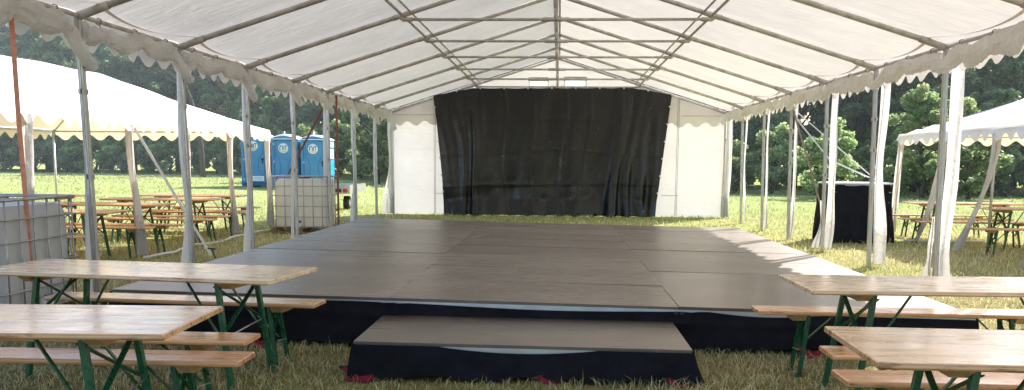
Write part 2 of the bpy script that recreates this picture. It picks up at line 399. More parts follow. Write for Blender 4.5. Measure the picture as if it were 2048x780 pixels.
# rolled-up side walls
for k in range(10):
    y0,y1=FR[k],FR[k+1]
    for sx in(-1,1):
        rr=random.Random(k*11+sx)
        ph=rr.random()*6; ns=40; na=14; vs=[];fs=[]
        droop=(.20+.12*rr.random()) if (sx<0) else .05+.08*rr.random()
        q1,q2,q3,q4=[rr.random()*6 for _ in range(4)]; fat=.9+.35*rr.random()
        tri=lambda p: 1-4*abs((p/(2*pi))%1-.5)
        for i in range(ns+1):
            t=i/ns; y=y0+.05+t*(BAY+.04 if sx<0 else BAY-.14)
            tail=ss((t-.80)/.20)
            z=EZ-.135-.055*abs(sin(3*pi*(t+.165)))-.02*sin(7*t+ph)-droop*tail
            x=sx*(HW-.035+.02*sin(6*t+ph)-.05*tail)
            pinch=1-.35*(math.exp(-((t-.17)/.022)**2)+math.exp(-((t-.5)/.022)**2)+math.exp(-((t-.83)/.022)**2))
            for a in range(na):
                an=2*pi*a/na
                cr=.17*tri(2*an+7*t+q1)+.13*tri(3*an-15*t+q2)+.12*tri(an+24*t+q3)+.05*tri(5*an+29*t+q4)
                q=.088*fat*pinch*(1+(cr+rr.uniform(-.13,.13))*(1-.6*tail))*(1-.25*tail)
                vs.append((x+q*cos(an)*(.62+.2*tail),y+.02*tri(2*an+q1),z+q*sin(an)*(1.22-.3*tail)))
        for i in range(ns):
            for a in range(na): fs.append((i*na+a,i*na+(a+1)%na,(i+1)*na+(a+1)%na,(i+1)*na+a))
        b=MB(); b.add(vs,fs,False)
        # spiral ends
        for (i,s) in ((0,-1),(ns,1)):
            c=np.mean(np.array(vs[i*na:(i+1)*na]),axis=0)
            def sp(u,v,c=c,s=s):
                an=u*5*pi; q=.016+.05*u
                return (c[0]+q*cos(an)*.8,c[1]+s*(.03*v-.01),c[2]+q*sin(an))
            b.grid(40,1,sp)
        b.build('rolled_wall',M['roll'],mq)
        for t in(.17,.5,.83):
            b=MB(); y=y0+t*BAY; b.tube([(sx*HW+.03*cos(a),y+.012*sin(3*a),EZ-.03+.034*sin(a)) for a in [2*pi*q/10 for q in range(10)]],.006,5,closed=True)
            b.tube([(sx*HW,y,EZ-.06),(sx*(HW-.03),y+.02,EZ-.12)],.006,5); b.build('curtain_ring',M['tanweb'],mq)
# back wall with gable windows
WIN=[(-.80,-.27,3.66,3.90),(.20,.80,3.66,3.92)]
WY=YB+.07
def inwin(x,z): return any(a<x<c and d<z<e for a,c,d,e in WIN)
gx=sorted(set([-HW]+list(np.linspace(-HW,HW,41))+[q for W_ in WIN for q in W_[:2]]))
lv=sorted(set(list(np.linspace(0.02,2.9,16))+[3.66,3.90,3.92,3.2,3.4,4.1,4.25]))
b=MB()
vid={}
def wv(x,z):
    z=min(z,rz(x)+.02); key=(round(x,4),round(z,4))
    if key not in vid: vid[key]=len(b.v); b.v.append((x,WY+.012*sin(2.3*x+1.1*z)+.01*sin(5*z+x),z))
    return vid[key]
lv2=lv+[5.]
for i in range(len(gx)-1):
    for j in range(len(lv2)-1):
        x0,x1,z0,z1=gx[i],gx[i+1],lv2[j],lv2[j+1]
        if inwin((x0+x1)/2,(z0+z1)/2): continue
        q=[wv(x0,z0),wv(x1,z0),wv(x1,z1),wv(x0,z1)]
        q2=[p for n_,p in enumerate(q) if p not in q[:n_]]
        if len(q2)>=3: b.f.append(tuple(q2)); b.smooth.append(True)
b.build('back_wall',M['wall'],mq)
b=MB()
for x in (-3.50,3.42,-2.9,2.85):
    z1=rz(x)-.05 if abs(x)>3 else .62
    if abs(x)>3:
        for dx in(-.02,.02): b.tube([(x+dx,WY-.035,.03),(x+dx,WY-.035,z1)],.007,5)
for z in(2.86,): 
    for sx in(-1,1): b.tube([(sx*3.5,WY-.03,z),(sx*4.68,WY-.03,z)],.006,5)
for sx in(-1,1): b.tube([(sx*3.0,WY-.035,.62),(sx*3.47,WY-.035,.62)],.008,5)
M['seam']=pmat('wall_seam',(.45,.44,.42),.7); b.build('wall_seam',M['seam'],mq)
for a,c,d,e in WIN:
    b=MB(); b.box(((a+c)/2,WY-.02,(d+e)/2),(c-a-.01,.006,e-d-.01)); 
    M.setdefault('pane',None)
    if M['pane'] is None:
        m,nt_,out=newmat('window_film'); n=N(nt_); t=n('BsdfTransparent'); t.inputs[0].default_value=(.86,.9,.93,1); g=n('BsdfTranslucent'); g.inputs['Color'].default_value=(.62,.68,.74,1)
        v=n.noise(n.coord('Object'),9,4); mx=n('MixShader'); n.link(n.ramp(v,[(.3,.5),(.7,.75)]),mx.inputs[0]); n.link(t.outputs[0],mx.inputs[1]); n.link(g.outputs[0],mx.inputs[2]); nt_.links.new(mx.outputs[0],out.inputs[0]); M['pane']=m
    wn=MB()
    for p,q in (((a,d),(c,d)),((a,e),(c,e)),((a,d),(a,e)),((c,d),(c,e))): wn.bar((p[0],WY-.03,p[1]),(q[0],WY-.03,q[1]),.02,.03)
    wn.box(((a+c)/2,WY-.045,e-.05),(c-a+.06,.012,.10))
    M.setdefault('winframe',pmat('window_hem',(.50,.46,.41),.7))
    fo=wn.build('window',M['winframe'],mq); b.build('pane',M['pane'],fo)
    tb=MB()
    for sx in(a+.05,c-.07): tb.bar((sx,WY-.048,e-.09),(sx+.02,WY-.048,d+.02),.004,.018)
    tb.build('tie_tape',M['cloth'],fo)
for sx in(-1,1):
    def gv(u,v):
        x=sx*(2.35+u*(HW+.04-2.35)); top=rz(min(abs(x),HW))+.03; bot=2.60+.13*(.5+.5*cos(2*pi*x/.47))
        return (x,WY+.06+.012*sin(4*x)*v,top+(bot-top)*v)
    b=MB(); b.grid(70,6,gv); b.build('gable_flap',M['wall'],mq)
# bottom of gathered corner cloths at the back corners
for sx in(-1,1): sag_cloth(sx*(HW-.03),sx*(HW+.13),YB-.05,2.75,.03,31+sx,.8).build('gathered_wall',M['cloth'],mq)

# ------------------------------------------------------------------ black backdrop
YC=YB-.12
def cur(u,v):
    xt=-3.52+u*6.72
    zt=float(np.interp(xt,[-3.52,-2.39,2.09,3.2],[3.39,3.60,3.62,3.44]))-.012*abs(sin(pi*u*10))
    xb=-3.17+u*5.96
    zb=-.0
    e=v
    x=xt+(xb-xt)*e
    # edge waviness
    if u<.001: x+=.10*sin(pi*min(1,v*1.15))*(.4) 
    z=zt+(zb-zt)*e
    y=0
    for c,wd,am in((.10,.022,.16),(.155,.016,.24),(.185,.02,.10),(.79,.018,.22),(.815,.012,.12),(.86,.02,.18),(.915,.025,.20),(.965,.018,.12),(.04,.025,.14)):
        lean=.012*sin(5*v+c*20)
        y-=am*math.exp(-((u+lean-c)/wd)**2)*(.25+.75*v)
    y-=.035*sin(31*u+2.2*v+.8*sin(5*v))*(.5+v*.8)+.016*sin(70*u+9*v)*(.3+v)+.02*sin(47*u-6*v+2)*v
    y-=.012*math.exp(-((v-.49-.02*sin(9*u))/.012)**2)*.7+.014*math.exp(-((v-.76+.03*u)/.012)**2)+.008*math.exp(-((v-.24)/.01)**2)*ss((u-.2)*5)*(1-ss((u-.6)*6))
    for q in(.30,.42,.56,.66): y-=.016*math.exp(-((u-q-.01*sin(7*v))/.007)**2)
    y-=.20*ss((v-.85)/.15)+.10*v
    y-=.02*sin(7*u+11*v)*ss((v-.4)*2)+.018*sin(26*v+13*u)*ss((v-.72)*5)
    if v>.97: z=.02+.02*abs(sin(40*u))
    return (x,YC+y,z)
b=MB(); b.grid(240,90,cur); bd=b.build('backdrop_curtain',M['tarp'])
tag(bd,'large black tarpaulin backdrop hung across the back wall of the marquee behind the stage','backdrop')
for q in list((i/10,0.004) for i in range(0,11))+[(.003,.1+.14*i) for i in range(6)]+[(.997,.1+.14*i) for i in range(6)]:
    p=Vector(cur(*q)); b=MB(); b.disc(p+Vector((0,-.015,0)),.026,10,(0,-1,0),.02); b.build('grommet',M['grom'],bd)

# ------------------------------------------------------------------ stage
SY=7.063; SXC=-.115; PW=2.36; PD=1.18; SZ=.397; TILT=.0150
def stz(x): return SZ-TILT*(x-SXC)
st=thing('stage',(SXC,SY+4.72,0),'wide low stage of dark brown plywood panels with black skirt under the marquee','stage')
o_=st.location.copy()
for i in range(3):
    for j in range(8):
        rr=random.Random(i*17+j*5)
        x0=SXC-1.5*PW+i*PW; y0=SY+j*PD
        cx,cyy=x0+PW/2,y0+PD/2
        b=MB(); b.box((0,0,0),(PW-.0018,PD-.0018,.022),bev=.0006)
        p=b.build('deck_panel',M['deck'],st)
        p.location=(cx-o_.x,cyy-o_.y,stz(cx)-.011+rr.uniform(-.0015,.0015)); p.rotation_euler=(rr.uniform(-.0045,.0045),TILT+rr.uniform(-.002,.002),0)
def lo(p): return (p[0]-o_.x,p[1]-o_.y,p[2])
b=MB()
xl,xr=SXC-1.5*PW,SXC+1.5*PW
for y in(SY+.012,SY+8*PD-.012): b.bar(lo((xl+.01,y,stz(xl)-.06)),lo((xr-.01,y,stz(xr)-.06)),.024,.07)
for x in(xl+.012,xr-.012): b.bar(lo((x,SY+.03,stz(x)-.06)),lo((x,SY+8*PD-.03,stz(x)-.06)),.024,.07)
b.build('edge_rail',M['railalu'],st)
def skirt_front(u,v):
    x=xl-.01+u*(xr-xl+.02)
    drop=.010+.028*max(0,sin(pi*((u-.30)/.40)))**.6*(1 if .30<u<.70 else 0)*(.55+.45*sin(13*u+1)) + (.03*max(0,sin(pi*(u-.70)/.13)) if .70<u<.83 else 0)+(.03*max(0,sin(pi*(u-.10)/.12))*.5 if .1<u<.22 else 0)
    top=stz(x)-.024-drop; bot=.03+.03*abs(sin(9*u))
    z=top+(bot-top)*v
    y=SY-.012-.012*sin(60*u+4*v)*v-.03*v-.02*sin(17*u+2*v)*v-.012*math.exp(-((v-.3)/.1)**2)
    for c in(.33,.345,.68): y-=.035*math.exp(-((u+.02*v-c)/.006)**2)
    return lo((x,y,z))
b=MB(); b.grid(260,14,skirt_front); b.build('skirt',M['black'],st)
for sx,x in((-1,xl-.012),(1,xr+.012)):
    def sf(u,v,x=x,sx=sx):
        y=SY+u*8*PD; top=stz(x)-.02; bot=.03; return lo((x+sx*(.03*v+.012*sin(50*u+3*v)*v),y,top+(bot-top)*v))
    b=MB(); b.grid(120,8,sf); b.build('skirt',M['black'],st)
def foot(x,y,z0,ang,parent,off):
    b=MB(); c,s=cos(ang),sin(ang)
    def w(px,py,pz): px,py,pz=px*.8,py*.8,pz*.75; return (x+px*c-py*s-off.x,y+px*s+py*c-off.y,z0+pz)
    b.bar(w(-.10,0,.014),w(.14,0,.014),.10,.018); b.bar(w(-.13,.0,.11),w(.02,0,.03),.035,.03); b.bar(w(-.13,.0,.11),w(-.08,.10,.12),.03,.03)
    b.bar(w(-.08,.1,.12),w(.06,.08,.04),.03,.025); b.bar(w(.02,0,.025),w(.15,.03,.05),.05,.03)
    f=b.build('foot',M['red'],parent)
    b=MB(); b.tube([w(-.14,0,.11),w(-.17,.005,.115),w(-.185,.01,.11)],.012,8); b.build('bolt',M['dark'],f)
    return f
for x,ang in((-2.42,.3),(2.1,.2),(3.1,2.9)): foot(x,SY-.10,0,ang,st,o_)
b=MB()
for x in(SXC-.5*PW,SXC+.5*PW):
    b.box(lo((x-.02,SY-.012,stz(x)-.05)),(.03,.02,.022)); b.box(lo((x+.025,SY-.012,stz(x)-.05)),(.03,.02,.022))
b.build('connector',M['dark'],st)
b=MB(); b.box((0,0,0),(.05,.40,.0015)); tp=b.build('tape_strip',M['cloth'],st); tp.location=lo((-1.13,13.0,stz(-1.13)+.006)); tp.rotation_euler=(0,TILT,-.35)
# step
EY=5.943; EX=-.165; SH=.268
sp=thing('stage_step',(EX,EY+.59,0),'single low brown plywood step platform with black skirt in front of the stage','step'); o2=sp.location.copy()
def lo2(p): return (p[0]-o2.x,p[1]-o2.y,p[2])
b=MB(); b.box((0,0,0),(PW,PD-.03,.022),bev=.002); p=b.build('deck_panel',M['deck'],sp); p.location=(0,0,SH-.011); p.rotation_euler=(0,.008,0)
b=MB()
for y in(EY+.03,EY+PD-.04): b.bar(lo2((EX-PW/2+.01,y,SH-.058+.009)),lo2((EX+PW/2-.01,y,SH-.058-.009)),.024,.07)
for x in(EX-PW/2+.025,EX+PW/2-.025): b.bar(lo2((x,EY+.05,SH-.06)),lo2((x,EY+PD-.06,SH-.06)),.024,.07)
b.build('edge_rail',M['railalu'],sp)
def sk(u,v):
    # wraps left side, front, right side
    L=[1.05,PW+.03,1.1]; tot=sum(L); d=u*tot
    fl=.03*v+.012*sin(55*u+3*v)*v
    zt=SH-.02
    if d<L[0]: x,y=EX-PW/2-.012-fl,EY+L[0]-d
    elif d<L[0]+L[1]:
        t=(d-L[0])/L[1]; x,y=EX-PW/2-.012+t*(PW+.024),EY-.0-fl; zt-=.036*max(0,sin(pi*(t-.26)/.46))**.8 if .26<t<.72 else 0
        x+=(t-.5)*2*.03*v
        if t>.95: x+=.02*v*ss((t-.95)/.05)
    else:
        t=(d-L[0]-L[1])/L[2]; x,y=EX+PW/2+.012+fl+.035*v*(1-t)**2+.01*v,EY+t*L[2]
    xx=(x-EX); zt-=.008*xx
    return lo2((x,y,zt+(.035+.015*sin(40*u)-zt)*v))
b=MB(); b.grid(220,12,sk); b.build('skirt',M['black'],sp)
foot(EX-PW/2+.03,EY-.01,0,-.35,sp,o2); foot(.07,EY-.03,-.03,.2,sp,o2); foot(EX+PW/2-.06,EY-.01,-.03,.1,sp,o2)

# ------------------------------------------------------------------ beer tables and benches
def board(L,W,T,rad=.012):
    b=MB(); n=5; prof=[]
    hw,ht=W/2,T/2
    for (sx,sz,a0) in((1,1,0),(-1,1,pi/2),(-1,-1,pi),(1,-1,1.5*pi)):
        for k in range(n):
            a=a0+k*(pi/2)/(n-1); prof.append((sx*(hw-rad)+rad*cos(a),sz*(ht-rad)+rad*sin(a)))
    m=len(prof); ch=.03; vs=[]
    secs=[(-L/2,.8),(-L/2+.008,1),(L/2-.008,1),(L/2,.8)]
    for x,s in secs:
        for (y,z) in prof:
            vs.append((x,(y if s==1 else y-math.copysign(.008,y)),z*(1 if s==1 else .75)))
    fs=[tuple(range(m-1,-1,-1)),tuple(range((len(secs)-1)*m,len(secs)*m))]
    for i in range(len(secs)-1):
        for k in range(m): fs.append((i*m+k,i*m+(k+1)%m,(i+1)*m+(k+1)%m,(i+1)*m+k))
    b.add(vs,fs,False); return b
def make_table(label,group):
    t=thing('beer_table',(0,0,0),label,'table',0,group); L,W,H,T=2.2,.78,.77,.03
    b=board(L,W,T); o=b.build('tabletop',M['wood'],t); o.location=(0,0,H-T/2)
    for s in(-1,1):
        b=MB(); xs_=s*(L/2-.36); b.box((xs_,0,H-T-.027),(.075,W-.26,.052)); 
        for e in(-1,1): b.add([(xs_-.0375,e*(W/2-.13),H-T-.001),(xs_+.0375,e*(W/2-.13),H-T-.001),(xs_+.0375,e*(W/2-.05),H-T-.001),(xs_-.0375,e*(W/2-.05),H-T-.001),(xs_-.0375,e*(W/2-.13),H-T-.05),(xs_+.0375,e*(W/2-.13),H-T-.05)],[(0,3,2,1),(4,5,2,3),(0,4,3),(1,2,5)])
        b.build('batten',M['batten'],t)
        xt,xb=s*(L/2-.425),s*(L/2-.33)
        ly=W/2-.13
        for e in(-1,1):
            b=MB(); b.bar((xb,e*(ly+.035),0),(xt,e*ly,H-T-.003),.030,.036,up=(0,1,0)); b.box((xb,e*(ly+.035),.006),(.06,.05,.012)); b.build('leg',M['green'],t)
        def at(e,z):
            q=z/(H-T); return (xb+(xt-xb)*q,e*(ly+.035*(1-q)),z)
        b=MB(); a=Vector(at(1,.42)); c=Vector(at(-1,.70)); d=Vector((-s*.024,0,0)); b.bar(a+d,c+d,.006,.03,up=(1,0,0)); a=Vector(at(-1,.42)); c=Vector(at(1,.70)); b.bar(a-d*.0+Vector((s*.024,0,0)),c+Vector((s*.024,0,0)),.006,.03,up=(1,0,0)); b.build('cross_brace',M['green'],t)
        b=MB(); b.tube([at(-1,.36),at(1,.40)],.006,6); b.build('cross_rod',M['rod'],t)
        for e in(-1,1):
            b=MB(); p=at(e,.33); b.bar((p[0]-s*.02,p[1]*.97,p[2]),(xt-s*.25,e*ly*.86,H-T-.004),.008,.022,up=(0,1,0)); b.build('stay',M['green'],t)
    return t
def make_bench(label,group):
    t=thing('beer_bench',(0,0,0),label,'bench',0,group); L,W,H,T=2.17,.275,.48,.03
    b=board(L,W,T); o=b.build('seat',M['wood2'],t); o.location=(0,0,H-T/2)
    for s in(-1,1):
        xs_=s*(L/2-.30); b=MB(); b.box((xs_,0,H-T-.022),(.09,W-.10,.043))
        for e in(-1,1): b.add([(xs_-.045,e*(W/2-.05),H-T-.001),(xs_+.045,e*(W/2-.05),H-T-.001),(xs_+.045,e*(W/2-.012),H-T-.001),(xs_-.045,e*(W/2-.012),H-T-.001),(xs_-.045,e*(W/2-.05),H-T-.042),(xs_+.045,e*(W/2-.05),H-T-.042)],[(0,3,2,1),(4,5,2,3),(0,4,3),(1,2,5)])
        b.build('batten',M['batten'],t)
        xt,xb=s*(L/2-.37),s*(L/2-.31); ly=W/2-.055
        for e in(-1,1):
            b=MB(); b.bar((xb,e*(ly+.03),0),(xt,e*ly,H-T-.003),.026,.030,up=(0,1,0)); b.box((xb,e*(ly+.03),.005),(.05,.045,.01)); b.build('leg',M['green'],t)
        b=MB(); 
        for e in(-1,1): b.bar((xt+s*.01-e*.014,e*ly,.40),(xb-s*.02-e*.014,-e*ly,.22),.006,.022,up=(1,0,0))
        b.build('cross_brace',M['green'],t)
        b=MB(); b.tube([(xb,ly,.17),(xb,-ly,.19)],.005,6); b.build('cross_rod',M['rod'],t)
        b=MB(); b.bar((xb-s*.02,0,.20),(xt-s*.22,0,H-T-.004),.022,.008); b.build('stay',M['green'],t)
    return t
D=math.radians
TG='beer tables'; BG='beer benches'
table0=make_table('varnished beer table in the left foreground nearest the camera',TG); table0.location=(-2.755,4.02,0); table0.rotation_euler=(0,0,D(2.5))
bench0=make_bench('long beer bench in front of the stage, left side, behind the second table',BG); bench0.location=(-2.775,6.49,0); bench0.rotation_euler=(0,0,D(-5))
def T(x,y,a,l): return dup(table0,(x,y,ground_z(x,y)),D(a),l,TG)
def B(x,y,a,l): return dup(bench0,(x,y,ground_z(x,y)),D(a),l,BG)
def pale(o):
    for c in o.children:
        if c.name.startswith('tabletop'): c.material_slots[0].link='OBJECT'; c.material_slots[0].material=M['woodpale']
    return o
pale(T(-2.79,5.95,-8,'pale varnished beer table on the left next to the grey caged tank'))
pale(T(2.725,5.78,1,'partly sunlit beer table on the right just in front of the stage'))
T(2.44,3.76,-1.5,'reddish varnished beer table in the right foreground nearest the camera')
B(-2.82,5.07,-.5,'left foreground bench between the two near left tables, the one farther back')
B(-2.67,4.53,.5,'left foreground bench tucked behind the nearest left table, the closer one')
B(2.62,6.45,.3,'beer bench with sunlit right end along the front of the stage, right side')
B(2.70,4.99,0,'right foreground bench with its tip showing behind the nearest right table')
B(2.59,4.39,0,'right foreground bench partly hidden under the edge of the nearest right table')
T(-7.85,18.8,1,'farthest beer table under the left white tent, near the portable toilets')
T(-7.72,16.95,4,'second farthest beer table under the left white tent')
T(-7.78,14.8,-1,'beer table in the middle of the row under the left white tent')
T(-7.5,12.62,0,'beer table closest to the stage side tank under the left white tent')
T(-11.0,17.9,0,'beer table at far left in the rear column under the left white tent')
T(-10.6,15.2,2,'beer table behind the caged tank in the rear column under the left white tent')
for x,y,a,l in((-7.8,19.55,0,'farthest bench under the left white tent'),(-7.5,18.05,1,'bench in front of the farthest table under the left white tent'),
    (-7.35,17.55,3,'bench behind the second farthest table under the left white tent'),(-7.25,16.25,3,'bench in front of the second farthest table under the left white tent'),
    (-7.15,15.35,0,'bench behind the middle table under the left white tent'),(-7.2,14.0,0,'bench in front of the middle table under the left white tent'),
    (-7.35,13.35,0,'bench behind the closest table under the left white tent'),(-7.52,11.75,0,'nearest bench under the left white tent beside the grey tank'),
    (-10.9,17.2,1,'bench before the far left rear table under the left white tent'),(-10.7,14.4,1,'bench before the rear table behind the grey tank')): B(x,y,a,l)
T(8.43,18.6,0,'farthest beer table under the right white tent behind the black draped tank')
T(8.92,16.5,-2,'nearest beer table under the right white tent')
T(11.4,17.6,1,'beer table at the far right edge under the right white tent')
for x,y,a,l in((8.3,19.3,0,'farthest bench under the right white tent'),(8.0,17.95,0,'bench before the farthest table under the right white tent'),(7.98,17.0,0,'bench behind the nearest table under the right white tent'),(8.2,15.25,0,'nearest bench under the right white tent'),
    (11.3,16.8,0,'bench at the far right edge under the right white tent')): B(x,y,a,l)

# ------------------------------------------------------------------ caged liquid tanks
def make_ibc(name,loc,rz_,label,tank,sx=1.2,sy=1.0,ztop=1.16,group='caged liquid tanks'):
    t=thing(name,loc,label,'tank',rz_,group)
    # pallet
    b=MB()
    for y in(-.45,0,.45): b.box((0,y*sy,.03),(sx,.10,.022))
    for x in(-.5,0,.5):
        for y in(-.45,0,.45): b.box((x*sx*.95,y*sy,.078),(.12,.09,.07))
    for x in np.linspace(-.45,.45,6): b.box((x*sx,0,.125),(.11,sy,.022))
    b.build('pallet',M['pallet'],t)
    # tank: rounded box with softly bulged sides
    def sup(u,v):
        a=u*2*pi; z=.14+(ztop-.06-.14)*v
        p=.18; c,s=cos(a),sin(a)
        r=(abs(c)**(2/p*.1+ .0) if False else 1)
        n_=9.; k=(abs(c)**n_+abs(s)**n_)**(-1/n_)
        e=1-.10*max(0,(v-.86)/.14)**2.2-.05*max(0,(.05-v)/.05)**2
        bul=1+.006*sin(pi*v*4)+.004*sin(8*a)
        return (c*k*(sx/2-.035)*e*bul,s*k*(sy/2-.035)*e*bul,z)
    b=MB(); b.grid(96,26,sup)
    vs=[sup(i/96,1.) for i in range(96)]; b.add(vs+[(0,0,ztop-.045)],[(i,(i+1)%96,96) for i in range(96)],True)
    vs=[sup(i/96,0.) for i in range(96)]; b.add(vs+[(0,0,.14)],[((i+1)%96,i,96) for i in range(96)],True)
    tk=b.build('tank_body',M[tank],t)
    b=MB(); b.tube([(0,0,ztop-.06),(0,0,ztop-.01)],.11,18); b.build('lid',M['dark'],tk)
    # cage
    b=MB(); X,Y_=sx/2,sy/2; rr_=.0085
    def ring(z,r_=rr_,off=0):
        q=.04; X1,Y1=X+off,Y_+off
        pts=[(X1-q,-Y1,z),(X1,-Y1+q,z),(X1,Y1-q,z),(X1-q,Y1,z),(-X1+q,Y1,z),(-X1,Y1-q,z),(-X1,-Y1+q,z),(-X1+q,-Y1,z)]
        b.tube(pts,r_,6,closed=True)
    for z in(.16,.36,.58,.80,1.0): ring(z,off=.006)
    ring(ztop,.015); 
    for x in np.linspace(-X+.09,X-.09,6):
        for y in(-Y_,Y_): b.tube([(x,y,.13),(x,y,ztop)],rr_,6)
    for y in np.linspace(-Y_+.08,Y_-.08,5):
        for x in(-X,X): b.tube([(x,y,.13),(x,y,ztop)],rr_,6)
    for x in(-.28,.28): b.tube([(x*sx,-Y_,ztop+.004),(x*sx,Y_,ztop+.004)],.013,6)
    b.build('cage',M['galv'],t)
    b=MB(); b.tube([(0,-Y_+.06,.20),(0,-Y_-.02,.20)],.05,12); b.tube([(0,-Y_-.02,.20),(0,-Y_-.06,.19),(0,-Y_-.075,.15)],.034,12); vv=b.build('valve',M['whitep'],t)
    b=MB(); b.box((0,-Y_-.03,.262),(.10,.035,.045),bev=.006); b.build('handle',M['inkblue'],vv)
    return t
make_ibc('liquid_tank',(-5.335,18.55,0),0,'cream caged liquid tank on a pallet beside the left edge of the stage','tank',1.17,1.0,1.2)
make_ibc('liquid_tank',(-5.17,7.78,0),pi/2,'grey caged liquid tank at the far left behind the pale table','tankgrey',1.22,1.02,1.17)
ib=make_ibc('liquid_tank',(5.99,17.95,0),pi,'pale caged liquid tank hidden under a black cloth right of the stage','tank',1.14,1.0,1.13)
b=MB(); b.box((0,0,1.165),(1.15,1.01,.035),bev=.008); b.build('top_cover',M['whitep'],ib)
# black cloth over the right tank
def drape(u,v):
    a=u*2*pi; c,s=cos(a),sin(a); n_=10.; k=(abs(c)**n_+abs(s)**n_)**(-1/n_)
    fl=.02+.035*v+.05*v*max(0,-c)**6*1.6+.03*sin(11*a+2)*v+.022*sin(23*a+4*v)*v+.015*sin(37*a)*v
    fl=max(fl,.022); z=1.14-.014*(0 if abs(c)>.5 else 1)-.008*sin(9*a)-1.12*v
    x=c*k*(.57+fl); y=s*k*(.50+fl)
    if v<.001: x=c*k*.60; y=s*k*.53
    return (5.99+x,17.95+y,max(.015,z))
b=MB(); b.grid(220,16,drape)
cl=b.build('black_cloth',M['navy']); tag(cl,'black cloth draped around the tank standing right of the stage','cloth')

# ------------------------------------------------------------------ portable toilets
def stroke(b,pts,wd,y):
    b_=[]
    n=len(pts)
    L=[];Rr=[]
    for i,(x,z) in enumerate(pts):
        a=pts[max(0,i-1)]; c=pts[min(n-1,i+1)]; dx,dz=c[0]-a[0],c[1]-a[1]; l=math.hypot(dx,dz) or 1
        L.append((x-dz/l*wd/2,y,z+dx/l*wd/2)); Rr.append((x+dz/l*wd/2,y,z-dx/l*wd/2))
    b.add(L+Rr,[(i,i+1,n+i+1,n+i) for i in range(n-1)])
def make_wc(label):
    t=thing('portable_toilet',(0,0,0),label,'toilet',0,'blue portable toilets'); W,Dp,H=1.12,1.18,2.12
    b=MB(); b.box((0,0,.09),(W+.02,Dp+.02,.14),bev=.02); b.build('base',M['bluedark'],t)
    b=MB(); 
    # walls: front frame with gable
    def prism(x0,x1,y0,y1,z0,z1): b.box(((x0+x1)/2,(y0+y1)/2,(z0+z1)/2),(x1-x0,y1-y0,z1-z0))
    F_=-Dp/2
    prism(-W/2,-W/2+.11,F_,F_+.06,.16,H-.08); prism(W/2-.09,W/2,F_,F_+.06,.16,H-.08)
    b.add([(-W/2,F_,H-.08),(W/2,F_,H-.08),(W/2,F_,H-.02),(0.08,F_,H+.15),(-.08,F_,H+.15),(-W/2,F_,H-.02),
           (-W/2,F_+.06,H-.08),(W/2,F_+.06,H-.08),(W/2,F_+.06,H-.02),(.08,F_+.06,H+.15),(-.08,F_+.06,H+.15),(-W/2,F_+.06,H-.02)],[(0,1,2,3,4,5),(11,10,9,8,7,6),(0,6,7,1)])
    prism(-W/2,W/2,Dp/2-.04,Dp/2,.16,H)
    for s in(-1,1):
        prism(s*W/2-.02,s*W/2+.02,F_+.061,Dp/2-.041,.16,H)
        for y in np.linspace(F_+.12,Dp/2-.1,7): b.box((s*(W/2+.022),y,1.0),(.02,.035,1.55))
    b.build('wall',M['blue'],t)
    b=MB(); x=W/2+.04
    b.box((x,.08,1.52),(.012,.66,.42)); so_=b.build('side_panel',M['whitep'],t)
    b=MB()
    for z in(1.82,1.88,1.94,2.0): b.box((x,.08,z),(.02,.74,.028))
    b.build('vent_louvre',M['whitep'],t)
    b=MB(); b.box((x-.004,.1,.75),(.012,.8,1.0),bev=.004); b.build('lower_side_panel',M['bluesunlit'],t)
    # roof
    def rf(u,v):
        x=(u-.5)*(W+.08); y=(v-.5)*(Dp+.08); q=abs(u-.5)*2; h=.19*(1-q**1.6); e=min(1,6*min(v,1-v)+.55)
        return (x,y,H+.0+h*e+.02*(q<.99))
    b=MB(); b.grid(18,14,rf); b.box((0,0,H-.005),(W+.08,Dp+.08,.03)); b.build('roof',M['whitep'],t)
    b=MB(); b.tube([(-.30,Dp/2-.15,H),(-.30,Dp/2-.15,H+.34)],.05,10); b.build('vent_pipe',M['galv'],t)
    # door with moulded panel lines
    b=MB(); b.box((.01,F_+.012,1.10),(W-.22,.05,1.86),bev=.01); d=b.build('door',M['blue'],t)
    y=F_-.016
    b=MB()
    def mold(pts,wd=.022): stroke(b,pts,wd,y)
    for s in(-1,1):
        mold([(s*.36+.01,2.0),(s*.37+.01,1.5),(s*.34+.01,1.38),(s*.20+.01,1.15),(s*.17+.01,.98),(s*.17+.01,.80),(s*.22+.01,.62),(s*.36+.01,.48),(s*.38+.01,.36)])
        mold([(s*.43+.01,.22),(s*.43+.01,2.02)],.016)
    mold([(-.42,2.03),(-.2,2.09),(.2,2.09),(.44,2.03)],.02)
    for i in(-1,1): pass
    b.build('moulding',M['bluedark'],d)
    for z in(.30,1.15,1.90):
        b=MB(); b.box((-.44,F_-.02,z),(.07,.015,.08)); b.build('hinge',M['galv'],d)
    b=MB(); b.box((.37,F_-.025,1.16),(.10,.03,.10),bev=.006); b.box((.37,F_-.02,1.04),(.05,.02,.12)); b.build('handle',M['ink'],d)
    b=MB(); b.disc((-.03,F_-.014,1.72),.215,32,(0,-1,0),.006); dc=b.build('logo_disc',M['whitep'],d)
    b=MB(); y2=F_-.0225; cx,cz=-.03,1.72
    arch=lambda x0,w_,top,bot,hook=0:[(cx+x0,cz+bot),(cx+x0,cz+top-w_/2)]+[(cx+x0+w_/2-w_/2*cos(a),cz+top-w_/2+w_/2*sin(a)) for a in np.linspace(.3,pi-.3,8)]+[(cx+x0+w_,cz+top-w_/2),(cx+x0+w_,cz+bot)]
    stroke(b,arch(-.145,.125,.10,-.075),.03,y2)
    stroke(b,[(cx+.03,cz-.075),(cx+.03,cz+.03)]+[(cx+.095-.065*cos(a),cz+.035+.065*sin(a)) for a in np.linspace(.2,pi/2,6)]+[(cx+.16,cz+.10)],.03,y2-.001)
    stroke(b,[(cx+.115,cz+.085),(cx+.115,cz-.075)],.024,y2-.002)
